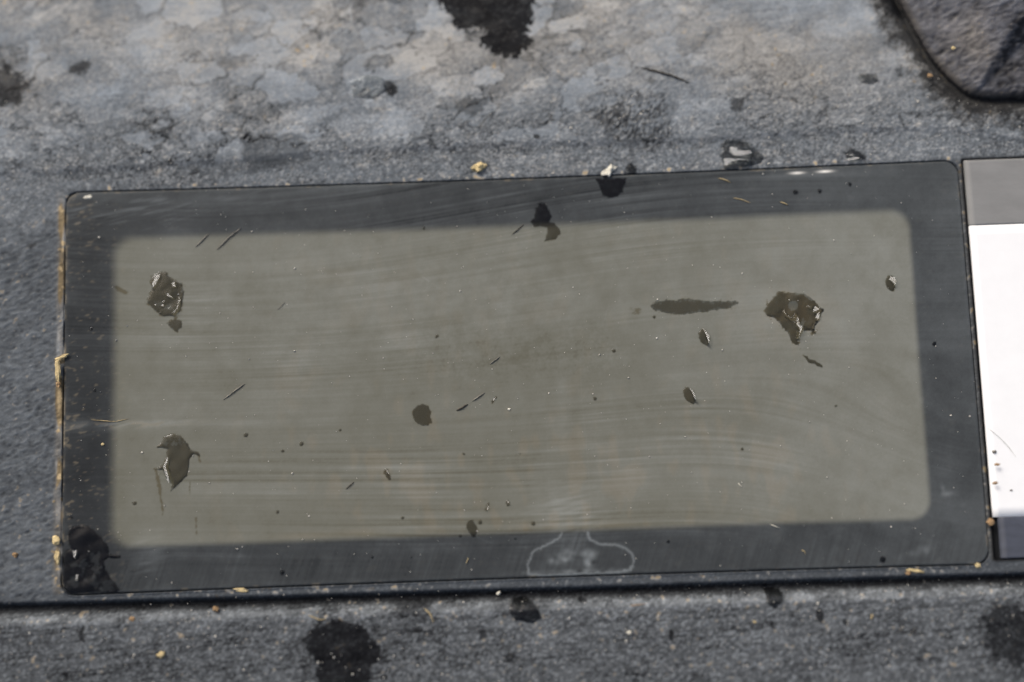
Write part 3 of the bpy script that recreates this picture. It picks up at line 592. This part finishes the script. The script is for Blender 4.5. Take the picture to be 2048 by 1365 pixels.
def drop(key_or_pts, label, hgt, group, seed=0, lumps=0.0, cat='water drop', rag=.02, name='water_drop'):
    P = PQ(DROPS.get(key_or_pts, key_or_pts) if isinstance(key_or_pts, str) else key_or_pts); c = P.mean(0)
    ext = (P.max(0)-P.min(0)).max(); st = max(.02, ext/130)
    U, V, q = grid(np.arange(P[:, 0].min()-.2, P[:, 0].max()+.2, st), np.arange(P[:, 1].min()-.2, P[:, 1].max()+.2, st))
    sd = poly_sd(P, U, V); q = q[((sd+samp(n_edge, U, V)*rag)[q] < 0).any(1)]
    wd = max(.12, min(.45, -sd.min())); t = np.clip(-sd/wd, 0, 1)
    zt = hgt*.16*np.sqrt(np.clip(1-(1-t)**2, 0, 1))
    if lumps: zt = zt+hgt*.10*lumps*samp(LUMP, U+seed*3, V-seed)*ss(0, .6, t)
    zt = facets(U, V, np.maximum(zt, 0)); n_ = len(np.unique(U)); g_ = zt.reshape(-1, n_)
    for _ in range(3):
        p_ = np.pad(g_, 1, 'edge'); g_ = (p_[:-2, 1:-1]+p_[2:, 1:-1]+p_[1:-1, :-2]+p_[1:-1, 2:]+2*g_)/6
    zt = g_.ravel()
    base = surf_z(*c) if abs(surf_z(*c)) < 2 else 0
    if not (0 < c[0] < W and 0 < c[1] < H): base = samp(hz, U, V)+.01
    zz = base+.006+np.maximum(zt, 0)
    cc = np.array([c[0], c[1]+bow(c[0], c[1]), 0])*K
    me = quads_mesh(name, world(U, V, zz)-cc, q); o = link(name, me, M_water); o.location = cc
    return tag(o, label, cat, group)
LUMP = nz(.55, .4, ang=40, seed=120)*.9+nz(.2, seed=121)*.16
GW = 'rain drops on the display window'
drop('upleft', 'broken patch of clear water high on the left side of the screen', .30, GW, 1, .5)
drop('upleft_tail', 'small round water spot touching the lower tip of the upper left patch', .10, GW, 2, .1)
drop('lowleft', 'star shaped water patch with running legs low on the left of the screen', .30, GW, 3, .3)
drop('corner', 'large black water blot filling the lower left corner of the window border', .28, GW, 4, .7)
drop('topmid', 'black bell shaped water spot crossing the top border in the middle', .08, GW, 5, .1)
drop('upright', 'broad wedge shaped puddle of water on the upper right of the screen', .32, GW, 6, .4, rag=.03)
drop('oval_big', 'flat round dark water spot left of the middle of the screen', .05, GW, 7)
drop('oval_low', 'flat egg shaped dark spot on the lower edge of the screen', .05, GW, 8)
drop('lens_a', 'lower of two leaf shaped drops right of the middle of the screen', .30, GW, 9, .15)
drop('lens_b', 'leaf shaped drop just below the long wet streak', .30, GW, 10, .15)
drop('lens_c', 'leaf shaped drop near the upper right corner of the screen', .26, GW, 11, .1)
drop('pip_a', 'small elongated drop with a pale rim, lower left of the screen centre', .16, GW, 12)
drop('pip_b', 'tiny pointed drop above the egg shaped spot', .12, GW, 13)
drop('pip_c', 'tiny round ended drop to the right of the pointed one above the lower border', .12, GW, 14)
drop('pip_d', 'tiny slanting drop beside the two dry fibres near the screen centre', .12, GW, 15)
drop('worm', 'thin worm shaped wet mark below the wedge shaped puddle', .06, GW, 16)
drop('rim', 'half round black wet spot hanging from the top seam of the window', .04, GW, 17)
drop(SMEARS['streak'], 'long horizontal wet streak on the upper right of the screen', .03, GW, 18, 0, rag=.05)
drop(J, 'glossy crinkled puddle on the dusty plastic just above the window, right of centre', .42, 'water on the housing', 19, .5)
drop(WS[10][0], 'dark striped drop above the upper right end of the window seam', .2, 'water on the housing', 20, .4)
drop([(702,164),(735,152),(766,158),(774,182),(750,200),(706,196)], 'smooth pale drop beside a small black spot in the upper dusty area', .35, 'water on the housing', 21, .1)
drop(WS[13][0], 'black glistening blot under the hook mark, below the window', .2, 'water on the housing', 22, .9)
drop(WS[15][0], 'forked black wet spot under the groove, right of centre', .2, 'water on the housing', 23, .8)
drop(WS[11][0], 'tiny black wet spot beside the white crumb above the seam', .15, 'water on the housing', 24, .8)
drop([(1712,156),(1722,149),(1740,154),(1756,164),(1745,170),(1720,168)], 'blurred pale drop in the dust left of the rubber button', .3, 'water on the housing', 25)
where = ['on the middle of the top border', 'high on the left border', 'half way down the left border', 'between the two lower left water patches and the screen centre', 'right of its twin in the lower left quarter of the screen', 'near the lower edge of the screen on the left', 'on the lower edge of the screen left of the egg shaped spot', 'on the lower border at the left', 'just left of the hook mark top', 'touching the egg shaped spot', 'at the middle of the screen', 'first of three on the upper right border', 'second of three on the upper right border', 'last of three on the upper right border', 'on the right border', 'on the lower border at the far right', 'just above the black corner blot', 'above the centre of the screen', 'under the tail of the long wet streak', 'right below the pair in the lower left of the screen', 'under the legs of the star shaped patch', 'left of centre in the lower half', 'right of centre in the lower half', 'on the border edge under the egg shaped spot', 'on the lower border beside the hook mark', 'right part of the screen', 'on the lower border left of the fine hatching', 'on the lower border under the egg shaped spot', 'in the lower right of the screen', 'beside the curved scratch near the centre', 'left of the flat round spot', 'on the lower border right of the hook mark']
for i, (x, y, r) in enumerate(PIPS):
    drop(ell(x, y, r*.75, r*.75), 'pinhead water bead '+where[i], .11 if r < 5 else .14, 'pinhead water beads on the window', 30+i, 0, rag=.02, name='water_bead')

from mathutils import noise as mn
def crumb(x, y, sx, sy, ang, mat, label, cat='crumb', group=None, seed=0, name='crumb', lump=.35, flat=.7, dz=0):
    import bmesh
    bm = bmesh.new(); bmesh.ops.create_icosphere(bm, subdivisions=4, radius=1)
    u, v = [float(k) for k in Q(x, y)]; a = math.radians(ang)
    sx, sy = sx/45.2, sy/45.2; sz = min(sx, sy)*flat
    for vv in bm.verts:
        c = vv.co.copy(); d = 1+lump*mn.noise(c*1.4+Vector((seed*7.1, 0, 0)))*1.6+lump*.5*mn.noise(c*4+Vector((0, seed*3, 0)))+lump*.25*mn.noise(c*9+Vector((0, 0, seed)))
        X, Y, Zc = c.x*sx*d, c.y*sy*d, c.z*sz*d
        vv.co = Vector((X*math.cos(a)-Y*math.sin(a), X*math.sin(a)+Y*math.cos(a), Zc+sz*.6))*K
    me = bpy.data.meshes.new(name); bm.to_mesh(me); bm.free()
    o = link(name, me, mat); o.location = (u*K, (v+float(bow(u, v)))*K, (surf_z(u, v)+dz)*K); return tag(o, label, cat, group)
GC = 'grit on the device'
crumb(959,335,24,18,25,M_sand,'straw yellow crumb of grit lying above the top seam of the window','crumb',GC,1,lump=.45)
for i,(x,y,s) in enumerate([(1222,338,11),(1217,346,12),(1212,350,8),(1226,343,8)]):
    if i == 0: crumb(1219,343,22,14,50,M_pale,'chalky white crumb sitting on the top seam of the window','crumb',GC,3,lump=.8)
crumb(114,1081,13,17,20,M_sand,'upper of two yellow grains in the left seam beside the black corner blot','grain',GC,4,dz=.2)
crumb(117,1115,11,24,8,M_sand,'lower elongated yellow grain in the left seam beside the black corner blot','grain',GC,5,dz=.2)
crumb(1978,1045,13,12,0,M_ochre,'round ochre grain in the right seam beside the slate label band','grain',GC,6,dz=.3)
crumb(481,1180,26,8,-8,M_sand,'flat sandy chip on the bottom seam of the window at the left','chip',GC,7,flat=.4)
crumb(325,1309,14,11,20,M_sand,'yellow grain on the plastic near the lower left of the frame','grain',GC,8)
crumb(433,1218,9,11,60,M_ochre,'small orange grain in the groove under the window, left part','grain',GC,9,dz=.4)
crumb(997,1187,8,6,30,M_pale,'tiny white grain in the groove left of the hook mark','grain',GC,10,dz=.6)
crumb(1258,1265,9,7,10,M_pale,'tiny cream grain on the lower plastic right of centre','grain',GC,11)
crumb(1830,1142,34,6,-8,M_sand,'long thin yellow flake below the window, far right','flake',GC,12,flat=.6,dz=.1)
crumb(1816,1146,9,7,0,M_ochre,'little brown lump at the left end of the long yellow flake','grain',GC,13,dz=.1)
crumb(1956,1131,12,9,-20,M_sand,'pale grain at the lower right corner of the window','grain',GC,14,dz=.1)
crumb(175,395,15,6,5,M_pale,'pale smear of grit in the upper left corner of the window border','grain',GC,15,flat=.3)
crumb(206,889,6,5,5,M_sand,'tiny bright grain on the left border low down','grain',GC,16)
crumb(125,716,26,7,20,M_sand,'slanting straw coloured splinter sticking out of the left seam','splinter',GC,17,flat=.9,dz=.2)
crumb(119,745,10,44,2,M_sand,'upright straw splinter lying in the left seam','splinter',GC,18,dz=.3)
crumb(120,770,9,12,2,M_ochre,'orange grain directly under the upright straw splinter','grain',GC,19,dz=.3)
crumb(31,1110,10,9,0,M_ochre,'dull orange grain on the grained plastic left of the black corner blot','grain',GC,20)
crumb(1895,110,8,6,0,M_sand,'blurred tan grain on the rubber button','grain',GC,21,dz=1.9)
crumb(1855,157,10,8,0,M_ochre,'blurred tan grain in the dirt beside the rubber button','grain',GC,22,dz=.3)
crumb(266,1238,10,8,10,M_ochre,'brown grain on the lip under the groove at the left','grain',GC,23)
crumb(1018,819,5,4,0,M_pale,'bright pinhead grain near the screen centre','grain',GC,24)
crumb(1508,1244,6,5,0,M_sand,'tiny tan grain on the lower plastic left of two black spots','grain',GC,25)
crumb(1990,930,10,5,-5,M_ochre,'brown seed at the left edge of the white label','seed',GC,26,dz=.5)
crumb(1986,967,10,5,10,M_ochre,'brown seed crossing from the seam onto the white label','seed',GC,27,dz=.5)
crumb(2022,981,5,3,0,M_greyf,'dark speck low on the white label','speck',GC,28)
crumb(1988,904,8,6,0,M_greyf,'soft grey speck on the left edge of the white label','speck',GC,30)
crumb(1922,397,12,6,60,M_sand,'tan flake on the right seam high up beside the grey label band','flake',GC,31,dz=.1)

def fibre(pts, r0, mat, label, name='fibre', cat='fibre', group='fibres and hairs', lift=.05, wob=.6, seed=0, taper=True):
    rr_ = random.Random(seed); P = PQ(pts); out = []
    L = [0]
    for i in range(1, len(P)): L.append(L[-1]+float(np.linalg.norm(P[i]-P[i-1])))
    n_ = max(8, int(L[-1]/.12)); ts = np.linspace(0, L[-1], n_)
    xs = np.interp(ts, L, P[:, 0]); ys = np.interp(ts, L, P[:, 1])
    if len(P) > 2:
        for _ in range(3): xs[1:-1] = (xs[:-2]+xs[1:-1]*2+xs[2:])/4; ys[1:-1] = (ys[:-2]+ys[1:-1]*2+ys[2:])/4
    xs += np.array([rr_.gauss(0, r0*.25*wob) for _ in ts]); ys += np.array([rr_.gauss(0, r0*.25*wob) for _ in ts])
    zb = surf_z(xs.mean(), ys.mean()); c = np.array([xs[0], ys[0]+float(bow(xs[0], ys[0])), zb])
    v_ = []; S_ = 7
    for i in range(n_):
        j0, j1 = max(i-1, 0), min(i+1, n_-1); tx, ty = xs[j1]-xs[j0], ys[j1]-ys[j0]; l_ = math.hypot(tx, ty)+1e-9; nx, ny = -ty/l_, tx/l_
        t = i/(n_-1); rad_ = r0*(min(1, .25+4*t)*min(1, .3+3.0*(1-t)) if taper else 1)*(1+.25*rr_.gauss(0, .5))
        for s in range(S_):
            a_ = 2*math.pi*s/S_
            v_.append(((xs[i]+nx*math.cos(a_)*rad_-c[0])*K, (ys[i]+float(bow(xs[i], ys[i]))+ny*math.cos(a_)*rad_-c[1])*K, (r0*.8+lift*math.sin(math.pi*t)+math.sin(a_)*rad_)*K))
    f_ = [(i*S_+s, i*S_+(s+1) % S_, (i+1)*S_+(s+1) % S_, (i+1)*S_+s) for i in range(n_-1) for s in range(S_)]
    f_ += [tuple(range(S_))[::-1], tuple((n_-1)*S_+s for s in range(S_))]
    me = bpy.data.meshes.new(name); me.from_pydata(v_, [], f_); me.update()
    o = link(name, me, mat); o.location = Vector(c)*K; return tag(o, label, cat, group)
fibre([(418,468),(391,495)], .05, M_greyf, 'left of two short slanting needles at the top left corner of the screen', seed=1)
fibre([(482,457),(458,476),(434,500)], .06, M_greyf, 'right and longer of two slanting needles at the top left corner of the screen', seed=2)
fibre([(490,768),(470,782),(447,800)], .055, M_greyf, 'slanting needle in the left half of the screen, below its middle', seed=3)
fibre([(1048,449),(1024,470)], .04, M_dark, 'thin dark needle left of the bell shaped spot on the top border', seed=4)
fibre([(969,786),(944,803)], .05, M_greyf, 'upper right of two needles in line near the centre of the screen', seed=5)
fibre([(936,809),(913,822)], .065, M_dark, 'lower left and darker of two needles in line near the centre of the screen', seed=6)
fibre([(1000,714),(979,729)], .045, M_greyf, 'short needle high in the middle of the screen', seed=7)
fibre([(708,964),(692,979)], .04, M_dark, 'tiny needle low in the left half of the screen', seed=8)
fibre([(570,605),(555,620)], .025, M_greyf, 'faint tiny needle right of the upper left water patch', seed=9)
fibre([(1973,855),(1995,872),(2015,892),(2032,915)], .014, M_greyf, 'dark curved hair lying across the white label', name='hair', cat='hair', seed=10)
fibre([(1436,358),(1444,358),(1462,366)], .045, M_straw, 'bent straw hair under the top seam right of centre', name='hair', cat='hair', seed=11)
fibre([(1466,397),(1484,400),(1501,407)], .035, M_straw, 'pale curved hair on the upper right border', name='hair', cat='hair', seed=12)
fibre([(1560,404),(1576,411)], .05, M_straw, 'short straw bit on the upper right border', seed=13)
fibre([(849,1217),(862,1228),(868,1246)], .06, M_straw, 'curved straw fibre on the plastic below the groove, left of centre', seed=14)
fibre([(1540,1049),(1548,1052),(1560,1057)], .035, M_pale, 'white curled lint on the lower edge of the screen, right part', name='lint', cat='lint', seed=15)
fibre([(1603,1101),(1609,1103),(1611,1109)], .04, M_straw, 'small hooked straw hair on the lower border right of the hook mark', name='hair', cat='hair', seed=16)
fibre([(1476,966),(1480,972),(1484,974)], .03, M_pale, 'short white lint in the lower right of the screen', name='lint', cat='lint', seed=17)
fibre([(1740,1239),(1743,1228)], .08, M_straw, 'short upright straw bit on the lower plastic at the right', seed=18)
fibre([(937,1116),(932,1128)], .04, M_straw, 'short upright straw bit on the lower border left of the hook mark', seed=19)
fibre([(1258,1212),(1290,1208)], .035, M_ochre, 'thin tan fibre on the lip right below the hook mark', seed=20)
fibre([(618,1230),(640,1240),(655,1238)], .05, M_straw, 'straw fibre on the lip above the big black spot', seed=21)
fibre([(1281,138),(1310,145),(1345,155),(1376,168)], .09, M_dark, 'dark slanting fibre in the dust above the rough wet patch', seed=22)
fibre([(182,840),(230,844),(258,838)], .03, M_straw, 'faint straw fibre on the left border low down', seed=23)

# fine dust grains scattered over everything: more than one could count
rng = np.random.default_rng(9); pts = []
tet = np.array([(1, 1, 1), (-1, -1, 1), (-1, 1, -1), (1, -1, -1), (.2, .2, 1.4), (-1.2, .1, .2)])
vv, ff = [], []
def add_grain(u, v, s, zb):
    a_ = rng.uniform(0, 6.28); c_, s_ = math.cos(a_), math.sin(a_); b = len(vv); k = s*.55*rng.uniform(.7, 1.3, 3)
    for t in tet:
        x, y, z_ = t*k; vv.append(((u+x*c_-y*s_)*K, (v+float(bow(u, v))+x*s_+y*c_)*K, (zb+s*.5+z_*.8)*K))
    for f in ((0, 4, 2), (0, 3, 4), (3, 1, 4), (4, 1, 5), (4, 5, 2), (0, 2, 3), (1, 3, 2), (1, 2, 5)): ff.append(tuple(b+i for i in f))
for i in range(700):
    u, v = rng.uniform(0, W), rng.uniform(0, H)
    if samp(wet, np.array([u]), np.array([v]))[0] > .2 and rng.random() < .6: continue
    add_grain(u, v, float(np.clip(rng.lognormal(-3.35, .5), .018, .11)), .02)
for i in range(700):
    u, v = rng.uniform(-7, 86), rng.choice([rng.uniform(-9, -.3), rng.uniform(H+.3, H+9)])
    if butsd[min(NV-1, int((v-V0)/RES)), min(NU-1, int((u-U0)/RES))] < .3: continue
    add_grain(u, v, float(np.clip(rng.lognormal(-2.9, .45), .03, .16)), surf_z(u, v))
me = bpy.data.meshes.new('dust_grains'); me.from_pydata(vv, [], ff); me.update()
dg = link('dust_grains', me, M_dust, smooth=False); tag(dg, 'fine pale dust grains scattered over the window and the plastic', 'dust', kind='stuff')
